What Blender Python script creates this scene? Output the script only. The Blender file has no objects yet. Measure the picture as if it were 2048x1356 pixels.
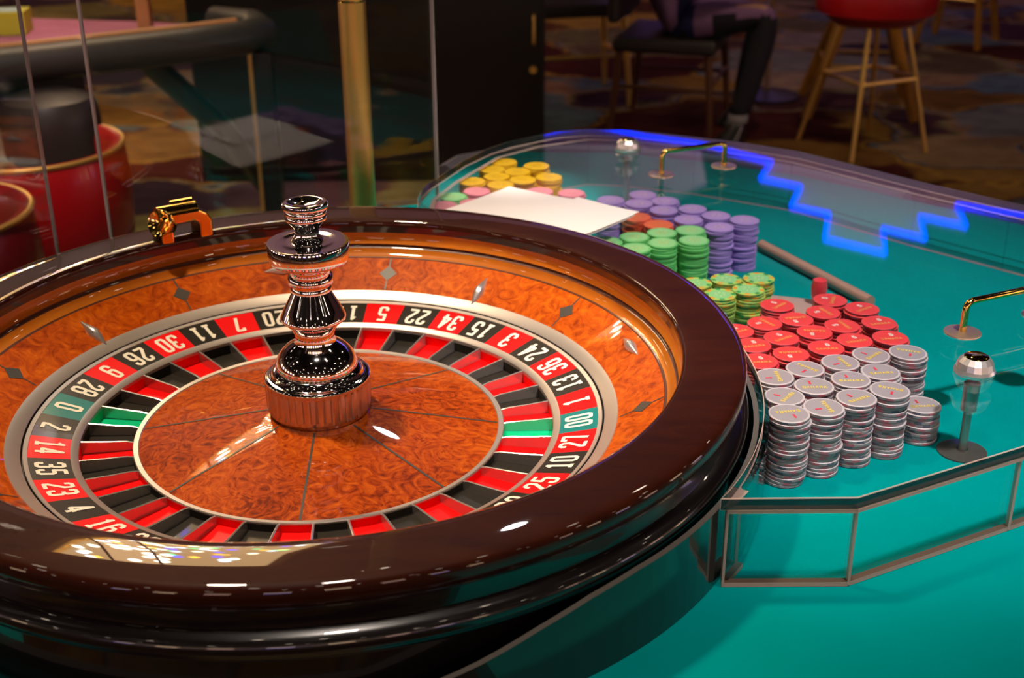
import bpy, bmesh, math, random
from mathutils import Vector, Matrix
random.seed(7)
S = bpy.context.scene
COL = S.collection
PI = math.pi

# ------------------------------------------------------------------ camera
cam_d = bpy.data.cameras.new('camera')
cam = bpy.data.objects.new('camera', cam_d); COL.objects.link(cam)
CAM = Vector((0.18685, -1.11121, 0.57249))
pitch, roll = 0.42154, -0.006345
fwd = Vector((0, math.cos(pitch), -math.sin(pitch)))
right = Vector((1, 0, 0)); up = right.cross(fwd)
r2 = math.cos(roll) * right + math.sin(roll) * up
u2 = -math.sin(roll) * right + math.cos(roll) * up
M = Matrix((r2, u2, -fwd)).transposed().to_4x4(); M.translation = CAM
cam.matrix_world = M
cam_d.sensor_width = 36.0
cam_d.lens = 2567.0257 / 2048 * 36
cam_d.clip_start = 0.02
cam_d.dof.use_dof = True
cam_d.dof.focus_distance = 1.16
cam_d.dof.aperture_fstop = 7.5
S.camera = cam

# ------------------------------------------------------------------ world, view
w = bpy.data.worlds.new('world'); S.world = w; w.use_nodes = True
w.node_tree.nodes['Background'].inputs[0].default_value = (0.05, 0.035, 0.03, 1)
w.node_tree.nodes['Background'].inputs[1].default_value = 0.3
S.view_settings.view_transform = 'Standard'
S.view_settings.look = 'None'
S.view_settings.exposure = 0.0
S.view_settings.gamma = 1.0
S.view_settings.use_curve_mapping = False
try:
    S.cycles.use_denoising = True
    S.cycles.max_bounces = 14
    S.cycles.transparent_max_bounces = 24
    S.cycles.sample_clamp_indirect = 6.0
    S.cycles.caustics_reflective = False
    S.cycles.caustics_refractive = False
except Exception:
    pass

ORDN = ['first', 'second', 'third', 'fourth', 'fifth', 'sixth', 'seventh', 'eighth']
FLOOR, CEIL, TZ = -0.83, 2.2, -0.05     # floor, ceiling and felt heights (number ring = 0)

# ------------------------------------------------------------------ lamps
def area(name, loc, target, size, power, color, shape='DISK', spread=None):
    d = bpy.data.lights.new(name, 'AREA'); d.shape = shape; d.size = size
    d.energy = power; d.color = color
    if spread: d.spread = math.radians(spread)
    o = bpy.data.objects.new(name, d); COL.objects.link(o); o.location = loc
    o.rotation_euler = (Vector(target) - Vector(loc)).to_track_quat('-Z', 'Y').to_euler()
    return o
def spot(name, loc, target, power, color, angle, blend=0.5, radius=0.05):
    d = bpy.data.lights.new(name, 'SPOT'); d.energy = power; d.color = color
    d.spot_size = math.radians(angle); d.spot_blend = blend; d.shadow_soft_size = radius
    o = bpy.data.objects.new(name, d); COL.objects.link(o); o.location = loc
    o.rotation_euler = (Vector(target) - Vector(loc)).to_track_quat('-Z', 'Y').to_euler()
    return o
WARM = (1.0, 0.80, 0.60)
spot('table_spot', (0.15, -0.75, 2.15), (0.32, -0.42, 0), 86, (1.0, 0.86, 0.74), 38, 1.0, 0.10)
spot('wheel_spot', (-0.5, 0.3, 2.15), (-0.03, 0.05, 0), 178, (1.0, 0.77, 0.52), 34, 0.7, 0.08)
spot('chip_spot', (0.95, -0.5, 2.15), (0.58, 0.26, 0), 265, (1.0, 0.90, 0.88), 31, 0.9, 0.08)
spot('far_chip_spot', (0.5, 0.1, 2.15), (0.185, 0.76, 0), 330, (1.0, 0.90, 0.80), 10, 0.5, 0.04)
spot('aisle_spot', (0.22, 2.75, 2.15), (0.2, 0.2, 0), 14, (0.95, 0.97, 1.0), 60, 0.7, 0.045)
spot('carpet_spot', (-1.2, 3.2, 2.15), (-1.0, 3.5, FLOOR), 1000, (1.0, 0.80, 0.58), 46, 0.8, 0.12)
spot('card_table_spot', (-0.7, 0.2, 2.15), (-0.95, 1.75, -0.25), 190, (1.0, 0.80, 0.72), 46, 0.8, 0.1)
spot('far_carpet_spot', (2.6, 4.2, 2.15), (2.3, 4.3, FLOOR), 24, (1.0, 0.75, 0.5), 70, 0.9, 0.1)
spot('far_stool_spot', (1.2, 2.6, 2.15), (1.35, 3.95, -0.2), 60, (1.0, 0.72, 0.5), 30, 0.9, 0.1)

# ------------------------------------------------------------------ materials
def new_mat(name):
    m = bpy.data.materials.new(name); m.use_nodes = True
    return m, m.node_tree.nodes, m.node_tree.links
def P(name, col, rough=0.5, metal=0.0, coat=0.0, spec=0.5, coat_rough=0.03, emis=None, estr=0, trans=0, alpha=1):
    m, n, l = new_mat(name); b = n['Principled BSDF']
    b.inputs['Base Color'].default_value = (*col, 1)
    b.inputs['Roughness'].default_value = rough
    b.inputs['Metallic'].default_value = metal
    b.inputs['Coat Weight'].default_value = coat
    b.inputs['Coat Roughness'].default_value = coat_rough
    b.inputs['Specular IOR Level'].default_value = spec
    if emis:
        b.inputs['Emission Color'].default_value = (*emis, 1); b.inputs['Emission Strength'].default_value = estr
    return m
def ramp(n, stops, interp='LINEAR'):
    r = n.new('ShaderNodeValToRGB'); r.color_ramp.interpolation = interp
    e = r.color_ramp.elements
    while len(e) < len(stops): e.new(0.5)
    for x, (pos, c) in zip(e, stops): x.position = pos; x.color = (*c, 1)
    return r
def wood(name, dark, mid, light, scale, warp, rough=0.3, coat=1.0, stretch=(1, 1, 1), bump=0.0, detail=6):
    m, n, l = new_mat(name); b = n['Principled BSDF']
    tc = n.new('ShaderNodeTexCoord'); mp = n.new('ShaderNodeMapping')
    mp.inputs['Scale'].default_value = stretch
    l.new(tc.outputs['Object'], mp.inputs[0])
    a = n.new('ShaderNodeTexNoise'); a.inputs['Scale'].default_value = scale; a.inputs['Detail'].default_value = detail
    a.inputs['Distortion'].default_value = warp; a.inputs['Roughness'].default_value = 0.6
    l.new(mp.outputs[0], a.inputs['Vector'])
    c = n.new('ShaderNodeTexNoise'); c.inputs['Scale'].default_value = scale * 0.16; c.inputs['Detail'].default_value = 2
    l.new(mp.outputs[0], c.inputs['Vector'])
    mx = n.new('ShaderNodeMath'); mx.operation = 'MULTIPLY_ADD'; mx.inputs[1].default_value = 0.30
    l.new(c.outputs['Fac'], mx.inputs[0])
    ml = n.new('ShaderNodeMath'); ml.operation = 'MULTIPLY'; ml.inputs[1].default_value = 0.74
    l.new(a.outputs['Fac'], ml.inputs[0]); l.new(ml.outputs[0], mx.inputs[2])
    r = ramp(n, [(0.38, dark), (0.52, mid), (0.66, light)])
    l.new(mx.outputs[0], r.inputs[0]); l.new(r.outputs[0], b.inputs['Base Color'])
    b.inputs['Roughness'].default_value = rough; b.inputs['Specular IOR Level'].default_value = 0.08
    b.inputs['Coat Weight'].default_value = coat; b.inputs['Coat Roughness'].default_value = 0.02
    if bump:
        bp = n.new('ShaderNodeBump'); bp.inputs['Strength'].default_value = bump; bp.inputs['Distance'].default_value = 0.001
        l.new(a.outputs['Fac'], bp.inputs['Height']); l.new(bp.outputs[0], b.inputs['Normal'])
    return m
def clear(name, tint=(0.97, 0.98, 0.98), rough=0.015, ior=1.49, haze=0.0, hazecol=(0.5, 0.5, 0.5)):
    m, n, l = new_mat(name); n.remove(n['Principled BSDF']); out = n['Material Output']
    t = n.new('ShaderNodeBsdfTransparent'); t.inputs[0].default_value = (*tint, 1)
    g = n.new('ShaderNodeBsdfGlossy'); g.inputs['Roughness'].default_value = rough
    f = n.new('ShaderNodeFresnel'); f.inputs['IOR'].default_value = ior
    geo = n.new('ShaderNodeNewGeometry')
    mul = n.new('ShaderNodeMixRGB')
    # the same air-to-acrylic reflectance on both faces of the sheet
    inv = n.new('ShaderNodeMath'); inv.operation = 'MULTIPLY'; inv.inputs[1].default_value = 1.0
    lw = n.new('ShaderNodeLayerWeight'); lw.inputs['Blend'].default_value = 0.5
    pw = n.new('ShaderNodeMath'); pw.operation = 'POWER'; pw.inputs[1].default_value = 5.0
    l.new(lw.outputs['Facing'], pw.inputs[0])
    ma = n.new('ShaderNodeMath'); ma.operation = 'MULTIPLY_ADD'; r0 = ((ior - 1) / (ior + 1)) ** 2
    ma.inputs[1].default_value = 1 - r0; ma.inputs[2].default_value = r0
    l.new(pw.outputs[0], ma.inputs[0])
    n.remove(f); n.remove(geo); n.remove(mul); n.remove(inv)
    mx = n.new('ShaderNodeMixShader'); l.new(ma.outputs[0], mx.inputs[0])
    src = t.outputs[0]
    if haze:
        d = n.new('ShaderNodeBsdfDiffuse'); d.inputs[0].default_value = (*hazecol, 1)
        hz = n.new('ShaderNodeMixShader'); hz.inputs[0].default_value = haze
        l.new(t.outputs[0], hz.inputs[1]); l.new(d.outputs[0], hz.inputs[2]); src = hz.outputs[0]
    l.new(src, mx.inputs[1]); l.new(g.outputs[0], mx.inputs[2]); l.new(mx.outputs[0], out.inputs[0])
    return m
def felt(name, col, col2):
    m, n, l = new_mat(name); b = n['Principled BSDF']
    tc = n.new('ShaderNodeTexCoord')
    a = n.new('ShaderNodeTexNoise'); a.inputs['Scale'].default_value = 900; a.inputs['Detail'].default_value = 3
    c = n.new('ShaderNodeTexNoise'); c.inputs['Scale'].default_value = 9; c.inputs['Detail'].default_value = 5
    l.new(tc.outputs['Object'], a.inputs['Vector']); l.new(tc.outputs['Object'], c.inputs['Vector'])
    r = ramp(n, [(0.35, col2), (0.65, col)]); l.new(c.outputs['Fac'], r.inputs[0])
    l.new(r.outputs[0], b.inputs['Base Color'])
    b.inputs['Roughness'].default_value = 0.95; b.inputs['Specular IOR Level'].default_value = 0.0
    bp = n.new('ShaderNodeBump'); bp.inputs['Strength'].default_value = 0.25; bp.inputs['Distance'].default_value = 0.0006
    l.new(a.outputs['Fac'], bp.inputs['Height']); l.new(bp.outputs[0], b.inputs['Normal'])
    return m
def carpet_mat():
    m, n, l = new_mat('patterned_carpet'); b = n['Principled BSDF']
    tc = n.new('ShaderNodeTexCoord'); mp = n.new('ShaderNodeMapping'); mp.inputs['Scale'].default_value = (1.0, 1.5, 1)
    mp.inputs['Rotation'].default_value = (0, 0, 0.35)
    l.new(tc.outputs['Object'], mp.inputs[0])
    wn = n.new('ShaderNodeTexNoise'); wn.inputs['Scale'].default_value = 2.2; wn.inputs['Detail'].default_value = 4
    l.new(mp.outputs[0], wn.inputs['Vector'])
    mixv = n.new('ShaderNodeMixRGB'); mixv.blend_type = 'ADD'; mixv.inputs[0].default_value = 0.6
    l.new(mp.outputs[0], mixv.inputs[1]); l.new(wn.outputs['Color'], mixv.inputs[2])
    v = n.new('ShaderNodeTexVoronoi'); v.inputs['Scale'].default_value = 1.6; v.feature = 'SMOOTH_F1'; v.inputs['Smoothness'].default_value = 0.25
    l.new(mixv.outputs[0], v.inputs['Vector'])
    sp = n.new('ShaderNodeSeparateColor'); l.new(v.outputs['Color'], sp.inputs[0])
    r = ramp(n, [(0.12, (0.075, 0.018, 0.014)), (0.28, (0.40, 0.23, 0.04)), (0.40, (0.09, 0.035, 0.03)),
                 (0.50, (0.13, 0.19, 0.20)), (0.60, (0.34, 0.19, 0.10)), (0.72, (0.20, 0.18, 0.07)), (0.84, (0.10, 0.04, 0.035)), (0.95, (0.05, 0.03, 0.05))])
    l.new(sp.outputs[0], r.inputs[0])
    fn = n.new('ShaderNodeTexNoise'); fn.inputs['Scale'].default_value = 7; fn.inputs['Detail'].default_value = 5
    l.new(mp.outputs[0], fn.inputs['Vector'])
    mm = n.new('ShaderNodeMixRGB'); mm.blend_type = 'MULTIPLY'; mm.inputs[0].default_value = 0.8
    rr = ramp(n, [(0.3, (0.5, 0.45, 0.45)), (0.7, (1, 1, 1))]); l.new(fn.outputs['Fac'], rr.inputs[0])
    l.new(r.outputs[0], mm.inputs[1]); l.new(rr.outputs[0], mm.inputs[2]); l.new(mm.outputs[0], b.inputs['Base Color'])
    b.inputs['Roughness'].default_value = 1.0; b.inputs['Specular IOR Level'].default_value = 0.05
    return m

def emit(name, col, st):
    m, n, l = new_mat(name); n.remove(n['Principled BSDF'])
    e = n.new('ShaderNodeEmission'); e.inputs[0].default_value = (*col, 1); e.inputs[1].default_value = st
    l.new(e.outputs[0], n['Material Output'].inputs[0]); return m

MAT = dict(
    felt=felt('teal_felt', (0.0, 0.285, 0.283), (0.0, 0.265, 0.262)),
    rim=wood('mahogany_rim', (0.022, 0.0030, 0.0006), (0.029, 0.0042, 0.0008), (0.036, 0.0058, 0.0010), 14, 0.8, 0.5, 1.0, (1, 4, 1)),
    track=wood('amber_track', (0.40, 0.10, 0.008), (0.52, 0.15, 0.012), (0.62, 0.20, 0.018), 5, 0.4, 0.35, 1.0),
    trackdark=P('track_groove', (0.09, 0.02, 0.004), 0.4, 0, 0.8),
    apron=wood('burl_apron', (0.26, 0.030, 0.001), (0.52, 0.080, 0.002), (0.70, 0.145, 0.004), 46, 2.2, 0.4, 0.7, bump=0.05),
    cone=wood('burl_cone', (0.15, 0.014, 0.001), (0.42, 0.055, 0.002), (0.62, 0.12, 0.005), 48, 3.4, 0.4, 0.75, bump=0.05),
    body=P('black_lacquer', (0.006, 0.004, 0.004), 0.25, 0, 1.0),
    silver=P('satin_silver', (0.60, 0.53, 0.47), 0.36, 0.7),
    silver2=P('grey_silver', (0.60, 0.54, 0.49), 0.32, 0.8),
    line=P('ring_gap', (0.06, 0.05, 0.045), 0.5),
    red=P('cell_red', (0.92, 0.002, 0.003), 0.4, 0, 0.07, 0.15, coat_rough=0.08),
    black=P('cell_black', (0.022, 0.018, 0.012), 0.35, 0, 0.15, 0.2, coat_rough=0.08),
    green=P('cell_green', (0.0, 0.20, 0.19), 0.35, 0, 0.15, 0.2, coat_rough=0.08),
    pred=P('pocket_red', (0.95, 0.003, 0.004), 0.4, 0, 0.06, 0.2),
    pblack=P('pocket_black', (0.026, 0.022, 0.017), 0.4, 0, 0.2, 0.25),
    pgreen=P('pocket_green', (0.0, 0.62, 0.27), 0.4, 0, 0.12, 0.25),
    ivory=P('numeral_ivory', (0.92, 0.86, 0.72), 0.5),
    chrome=P('chrome', (0.92, 0.86, 0.85), 0.07, 1.0),
    chromeb=P('brushed_chrome', (0.75, 0.60, 0.55), 0.16, 1.0),
    fretm=P('fret_silver', (0.62, 0.56, 0.52), 0.22, 0.75),
    chromec=P('collar_chrome', (0.62, 0.54, 0.52), 0.2, 0.85),
    washer=clear('clear_washer', (0.45, 0.5, 0.5), 0.1, 1.5, 0.25, (0.25, 0.22, 0.2)),
    chromek=P('knob_chrome', (0.80, 0.76, 0.74), 0.28, 0.85),
    inlay=P('inlay_grey', (0.055, 0.045, 0.036), 0.4, 0.0, 0.25),
    brass=P('polished_brass', (0.92, 0.60, 0.16), 0.09, 1.0),
    brass2=P('satin_brass', (0.90, 0.60, 0.17), 0.46, 1.0),
    plate=P('brass_plate', (0.70, 0.50, 0.36), 0.35, 0.9),
    lid=clear('acrylic_lid', (0.988, 0.992, 0.992)),
    wall=clear('acrylic_panel', (0.94, 0.965, 0.96)),
    glass=clear('shield_glass', (0.93, 0.94, 0.92), 0.01, 1.56),
    edge=clear('acrylic_edge', (0.10, 0.10, 0.105), 0.08, 1.7, 0.35, (0.035, 0.035, 0.04)),
    edgel=clear('acrylic_joint_highlight', (0.75, 0.62, 0.56), 0.2, 1.5, 0.6, (0.74, 0.53, 0.45)),  # pale panel edges and seams, also the painted lid highlights
    gedge=P('glass_edge', (0.42, 0.36, 0.36), 0.3, 0, 0.5),
    guard=P('black_guard', (0.010, 0.012, 0.012), 0.12, 0, 0.8),
    guardtop=P('guard_binding', (0.10, 0.085, 0.07), 0.7),
    carpet=carpet_mat(),
    ceil=P('ceiling_dark', (0.012, 0.009, 0.010), 0.9, spec=0.05),
    ceilp=P('ceiling_purple', (0.30, 0.205, 0.27), 0.8),
    wallm=P('room_wall', (0.30, 0.17, 0.13), 0.8),
    neon=emit('blue_neon', (0.0, 0.02, 1.0), 14),
    paper=P('white_paper', (0.74, 0.68, 0.65), 0.9, spec=.1),
    cabinet=P('cabinet_black', (0.006, 0.005, 0.006), 0.4),
    blackv=P('black_vinyl', (0.035, 0.028, 0.025), 0.42),
    blackm=P('black_metal', (0.010, 0.010, 0.010), 0.35),
    redv=P('red_vinyl', (0.42, 0.004, 0.008), 0.34, 0, 0.15),
    redd=P('dark_red_vinyl', (0.20, 0.004, 0.008), 0.3, 0, 0.3),
    piping=P('gold_piping', (0.62, 0.36, 0.08), 0.35, 0.6),
    purplef=felt('purple_felt', (0.46, 0.17, 0.25), (0.40, 0.14, 0.21)),
    woodt2=P('dark_wood', (0.14, 0.05, 0.02), 0.4), woodt=P('wood_trim', (0.50, 0.22, 0.07), 0.35, 0, 0.5),
    woodl=wood('stool_wood', (0.22, 0.09, 0.015), (0.32, 0.14, 0.02), (0.38, 0.17, 0.03), 20, 0.5, 0.4, 0.3, (1, 1, 0.2)),
    yellow=P('yellow_frame', (0.55, 0.52, 0.03), 0.5),
    bluew=P('placard_face', (0.45, 0.62, 0.70), 0.5),
    lav=P('lavender_cloth', (0.22, 0.11, 0.24), 0.9), navy=P('navy_cloth', (0.012, 0.012, 0.075), 0.9),
    rod=P('brown_rod', (0.48, 0.26, 0.19), 0.4),
    redm=P('red_marker', (0.85, 0.05, 0.07), 0.3, 0, 0.3),
    bulb=emit('warm_bulb', (1.0, 0.86, 0.62), 60), bulbc=emit('cool_bulb', (0.7, 0.85, 1.0), 40),
    bulbg=emit('green_bulb', (0.1, 1.0, 0.35), 25), bulby=emit('amber_bulb', (1.0, 0.45, 0.05), 35), bulbb=emit('blue_bulb', (0.15, 0.1, 1.0), 30),
    shade=emit('glowing_panel', (1.0, 0.60, 0.28), 7.0), dl=emit('downlight', (1.0, 0.80, 0.62), 26),
    scr1=emit('added_screen_warm', (1.0, 0.62, 0.40), 7), scr2=emit('added_screen_violet', (0.55, 0.40, 1.0), 5), scr3=emit('added_screen_rose', (1.0, 0.5, 0.5), 5), shade2=emit('added_sign_amber', (1.0, 0.7, 0.4), 6),  # glow of the added slot machines
)

# ------------------------------------------------------------------ mesh helpers
def mesh(name, V, F, mats, parent=None, mi=None, smooth=False, angle=None):
    me = bpy.data.meshes.new(name); me.from_pydata([tuple(v) for v in V], [], F); me.update()
    for m in (mats if isinstance(mats, (list, tuple)) else [mats]): me.materials.append(m)
    if mi:
        for p_, i in zip(me.polygons, mi): p_.material_index = i
    if smooth:
        for p_ in me.polygons: p_.use_smooth = True
        if angle is not None:
            try: me.set_sharp_from_angle(angle=math.radians(angle))
            except Exception: pass
    o = bpy.data.objects.new(name, me); COL.objects.link(o)
    if parent: o.parent = parent
    return o
def empty(name, loc, label, cat, group=None):
    o = bpy.data.objects.new(name, None); COL.objects.link(o); o.location = loc; o.empty_display_size = 0.02
    return tag(o, label, cat, group)
def tag(o, label, cat, group=None):
    o['label'] = label; o['category'] = cat
    if group: o['group'] = group
    return o
class MB:
    def __init__(s): s.V = []; s.F = []; s.I = []
    def add(s, V, F, i=0):
        b = len(s.V); s.V += [tuple(v) for v in V]; s.F += [tuple(b + k for k in f) for f in F]; s.I += [i] * len(F); return s
    def box(s, c, d, i=0, rz=0, bev=0):
        x, y, z = d[0] / 2, d[1] / 2, d[2] / 2; co, si = math.cos(rz), math.sin(rz)
        P_ = [(-x, -y, -z), (x, -y, -z), (x, y, -z), (-x, y, -z), (-x, -y, z), (x, -y, z), (x, y, z), (-x, y, z)]
        V = [(c[0] + a * co - b * si, c[1] + a * si + b * co, c[2] + e) for a, b, e in P_]
        return s.add(V, [(3, 2, 1, 0), (4, 5, 6, 7), (0, 1, 5, 4), (1, 2, 6, 5), (2, 3, 7, 6), (3, 0, 4, 7)], i)
    def lathe(s, prof, n=48, i=0, c=(0, 0, 0), a0=0, a1=2 * PI, ii=None):
        full = abs(a1 - a0 - 2 * PI) < 1e-6; k = n if full else n + 1
        V = []; F = []; I = []
        for (r, z) in prof:
            for j in range(k):
                a = a0 + (a1 - a0) * j / n; V.append((c[0] + r * math.cos(a), c[1] + r * math.sin(a), c[2] + z))
        for p_ in range(len(prof) - 1):
            for j in range(n):
                j2 = (j + 1) % k
                F.append((p_ * k + j, p_ * k + j2, (p_ + 1) * k + j2, (p_ + 1) * k + j)); I.append(ii[p_] if ii else i)
        b = len(s.V); s.V += V; s.F += [tuple(b + q for q in f) for f in F]; s.I += I; return s
    def tube(s, pts, r, n=10, i=0, cap=True):
        pts = [Vector(p_) for p_ in pts]; V = []; F = []; ref = None
        rs = r if isinstance(r, (list, tuple)) else [r] * len(pts)
        for k, p_ in enumerate(pts):
            t = (pts[min(k + 1, len(pts) - 1)] - pts[max(k - 1, 0)]).normalized()
            if ref is None: ref = t.orthogonal().normalized()
            ref = (ref - t * ref.dot(t)).normalized(); b = t.cross(ref)
            for j in range(n):
                a = 2 * PI * j / n; V.append(p_ + (ref * math.cos(a) + b * math.sin(a)) * rs[k])
        for k in range(len(pts) - 1):
            for j in range(n):
                F.append((k * n + j, k * n + (j + 1) % n, (k + 1) * n + (j + 1) % n, (k + 1) * n + j))
        if cap: F += [tuple(range(n))[::-1], tuple((len(pts) - 1) * n + j for j in range(n))]
        return s.add(V, F, i)
    def prism(s, poly, z0, z1, itop=0, iside=0, ibot=None):
        n = len(poly); V = [(x, y, z0) for x, y in poly] + [(x, y, z1) for x, y in poly]
        s.add(V, [tuple(range(n, 2 * n))], itop)
        b = len(s.V) - 2 * n
        s.F.append(tuple(b + k for k in range(n))[::-1]); s.I.append(itop if ibot is None else ibot)
        for k in range(n):
            s.F.append((b + k, b + (k + 1) % n, b + n + (k + 1) % n, b + n + k)); s.I.append(iside)
        return s
    def build(s, name, mats, parent=None, smooth=False, angle=35):
        return mesh(name, s.V, s.F, mats, parent, s.I, smooth, angle if smooth else None)
def bevel(o, w, seg=2):
    m = o.modifiers.new('bevel', 'BEVEL'); m.width = w; m.segments = seg; m.limit_method = 'ANGLE'; m.angle_limit = math.radians(40); return o
def structure(o): o['kind'] = 'structure'; return o
def arc2(cx, cy, r, a0, a1, n): return [(cx + r * math.cos(math.radians(a0 + (a1 - a0) * k / n)), cy + r * math.sin(math.radians(a0 + (a1 - a0) * k / n))) for k in range(n + 1)]
def rounded(pts, r, n=5):
    pts = [Vector(p_) for p_ in pts]; out = [pts[0]]
    for a, b, c in zip(pts, pts[1:], pts[2:]):
        u = (a - b).normalized(); v = (c - b).normalized(); p0 = b + u * r; p1 = b + v * r
        for k in range(n + 1):
            t = k / n; out.append(p0 * (1 - t) ** 2 + b * 2 * t * (1 - t) + p1 * t ** 2)
    return out + [pts[-1]]

# ------------------------------------------------------------------ stroke glyphs: box 1 wide, 2 high
def _r(*p_): return list(p_)
GL = {
 '0': [[(.2, 0), (.8, 0), (1, .2), (1, 1.8), (.8, 2), (.2, 2), (0, 1.8), (0, .2), (.2, 0)]],
 '1': [[(.15, 1.65), (.5, 2), (.5, 0)], [(.15, 0), (.85, 0)]],
 '2': [[(0, 1.55), (0, 1.8), (.2, 2), (.8, 2), (1, 1.8), (1, 1.35), (0, .3), (0, 0), (1, 0)]],
 '3': [[(0, 1.6), (0, 1.8), (.2, 2), (.8, 2), (1, 1.8), (1, 1.25), (.8, 1.05), (.4, 1.05)], [(.8, 1.05), (1, .85), (1, .2), (.8, 0), (.2, 0), (0, .2), (0, .45)]],
 '4': [[(.72, 0), (.72, 2), (0, .62), (0, .48), (1.05, .48)]],
 '5': [[(1, 2), (.05, 2), (.05, 1.15), (.75, 1.2), (1, 1.0), (1, .2), (.8, 0), (.2, 0), (0, .2), (0, .45)]],
 '6': [[(1, 1.6), (1, 1.8), (.8, 2), (.2, 2), (0, 1.8), (0, .2), (.2, 0), (.8, 0), (1, .2), (1, .95), (.8, 1.15), (.2, 1.15), (0, 1.0)]],
 '7': [[(0, 1.7), (0, 2), (1, 2), (1, 1.75), (.45, 0)]],
 '8': [[(.2, 1.08), (0, 1.28), (0, 1.8), (.2, 2), (.8, 2), (1, 1.8), (1, 1.28), (.8, 1.08), (.2, 1.08), (0, .88), (0, .2), (.2, 0), (.8, 0), (1, .2), (1, .88), (.8, 1.08)]],
 '9': [[(0, .45), (0, .2), (.2, 0), (.8, 0), (1, .2), (1, 1.8), (.8, 2), (.2, 2), (0, 1.8), (0, 1.05), (.2, .85), (.8, .85), (1, 1.0)]],
 'S': [[(1, 1.6), (1, 1.8), (.8, 2), (.2, 2), (0, 1.8), (0, 1.3), (.2, 1.1), (.8, .95), (1, .75), (1, .2), (.8, 0), (.2, 0), (0, .2), (0, .45)]],
 'A': [[(0, 0), (.5, 2), (1, 0)], [(.2, .65), (.8, .65)]],
 'H': [[(0, 0), (0, 2)], [(1, 0), (1, 2)], [(0, 1), (1, 1)]],
 'R': [[(0, 0), (0, 2), (.75, 2), (1, 1.8), (1, 1.2), (.75, 1.0), (0, 1.0)], [(.55, 1.0), (1, 0)]],
}
def text2d(txt, cw, ch, gap, st):
    """flat ribbon quads of a word centred on 0,0; cw, ch = letter box, st = stroke width"""
    V = []; F = []; tot = len(txt) * cw + (len(txt) - 1) * gap
    kx, ky = (cw - st), (ch - st) / 2
    for q, c in enumerate(txt):
        ox = -tot / 2 + q * (cw + gap) + st / 2; oy = -ch / 2 + st / 2
        for line in GL[c]:
            pts = [Vector((ox + x * kx, oy + y * ky)) for x, y in line]
            for a, b in zip(pts, pts[1:]):
                t = (b - a).normalized(); nn = Vector((-t.y, t.x)) * st / 2; e = t * st * 0.22
                b0 = len(V); V += [a - e - nn, b + e - nn, b + e + nn, a - e + nn]; F.append((b0, b0 + 1, b0 + 2, b0 + 3))
            for a in pts[1:-1]:
                b0 = len(V); V += [a + Vector((math.cos(k * PI / 3), math.sin(k * PI / 3))) * st * 0.5 for k in range(6)]; F.append(tuple(b0 + k for k in range(6)))
    return V, F

# ================================================================== room
structure(MB().prism([(-7, -6), (8, -6), (8, 11), (-7, 11)], FLOOR - 0.1, FLOOR).build('floor', MAT['carpet']))
structure(MB().prism([(-7, -6), (8, -6), (8, 11), (-7, 11)], CEIL, CEIL + 0.1).build('ceiling', MAT['ceil']))
for nm, c, d in (('wall_back', (.5, 11.05, .7), (15, .1, 3.1)), ('wall_front', (.5, -6.05, .7), (15, .1, 3.1)),
                 ('wall_left', (-7.05, 2.5, .7), (.1, 17, 3.1)), ('wall_right', (8.05, 2.5, .7), (.1, 17, 3.1))):
    structure(MB().box(c, d).build(nm, MAT['wallm']))
# stepped neon tube and the lit purple soffit behind it
NEON = [(-.17, 8.15), (-.01, 8.45), (.5, 8.8), (.81, 9.01), (1.23, 8.63), (1.63, 8.41), (2.08, 7.93), (1.93, 7.53), (2.17, 7.33), (2.02, 6.91), (2.23, 6.75), (2.10, 6.28),
        (2.40, 6.02), (2.50, 6.46), (2.71, 6.27), (2.80, 6.69), (3.03, 6.49), (3.11, 6.92), (3.34, 6.75), (3.9, 6.4), (4.3, 6.9), (4.9, 6.5)]
sof = [(-.1, 6.5), (.5, 6.9), (1.15, 7.0), (1.55, 7.5), (1.63, 8.41)] + NEON[6:] + [(7.9, 6.5), (7.9, 10.9), (-6.9, 10.9), (-6.9, 3.2), (-1.7, 3.7), (-.35, 4.5)]
structure(MB().prism(sof[::-1], CEIL - 0.03, CEIL - 0.001).build('trim_1', MAT['ceilp']))
nt = MB().tube([(x, y, CEIL - 0.05) for x, y in NEON], 0.013, 8).build('neon_tube', MAT['neon'], smooth=True)
tag(nt, 'blue zigzag neon tube along the ceiling step, mirrored in the acrylic lid', 'neon light')
area('soffit_wash_left', (-1.9, 5.8, 0.6), (-1.9, 5.9, CEIL), 4.2, 34, (1.0, 0.68, 0.60), 'DISK')
area('soffit_wash', (2.5, 7.4, 0.6), (2.5, 7.5, CEIL), 3.0, 66, (1.0, 0.76, 0.95), 'DISK')

# crystal ceiling light (its reflection glitters in the rim)
bulb_me = {}
def chandelier(x, y, w_, d_, nb, label):
    ch = empty('ceiling_chandelier', (x, y, CEIL), label, 'ceiling light')
    MB().box((0, 0, -0.03), (w_ - .05, d_ - .05, 0.06)).build('glowing_panel', MAT['shade'], ch)
    h, v = w_ / 2, d_ / 2
    MB().box((0, -v, -.05), (w_ + .04, .04, .1)).box((0, v, -.05), (w_ + .04, .04, .1)).box((-h, 0, -.05), (.04, d_, .1)).box((h, 0, -.05), (.04, d_, .1)).build('frame', MAT['brass2'], ch)
    for k in range(nb):
        key = random.choices(['bulb', 'bulbc', 'bulbg', 'bulby', 'bulbb'], [5, 2, 1, 1.5, 1])[0]
        if key not in bulb_me:
            o = MB().lathe([(0.001, .02), (.014, .014), (.02, 0), (.014, -.014), (.001, -.02)], 8).build('bulb', MAT[key], ch, True); bulb_me[key] = o.data
        else:
            o = bpy.data.objects.new('bulb', bulb_me[key]); COL.objects.link(o); o.parent = ch
        o.location = (random.uniform(-h + .06, h - .06), random.uniform(-v + .06, v - .06), -0.09)
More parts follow.
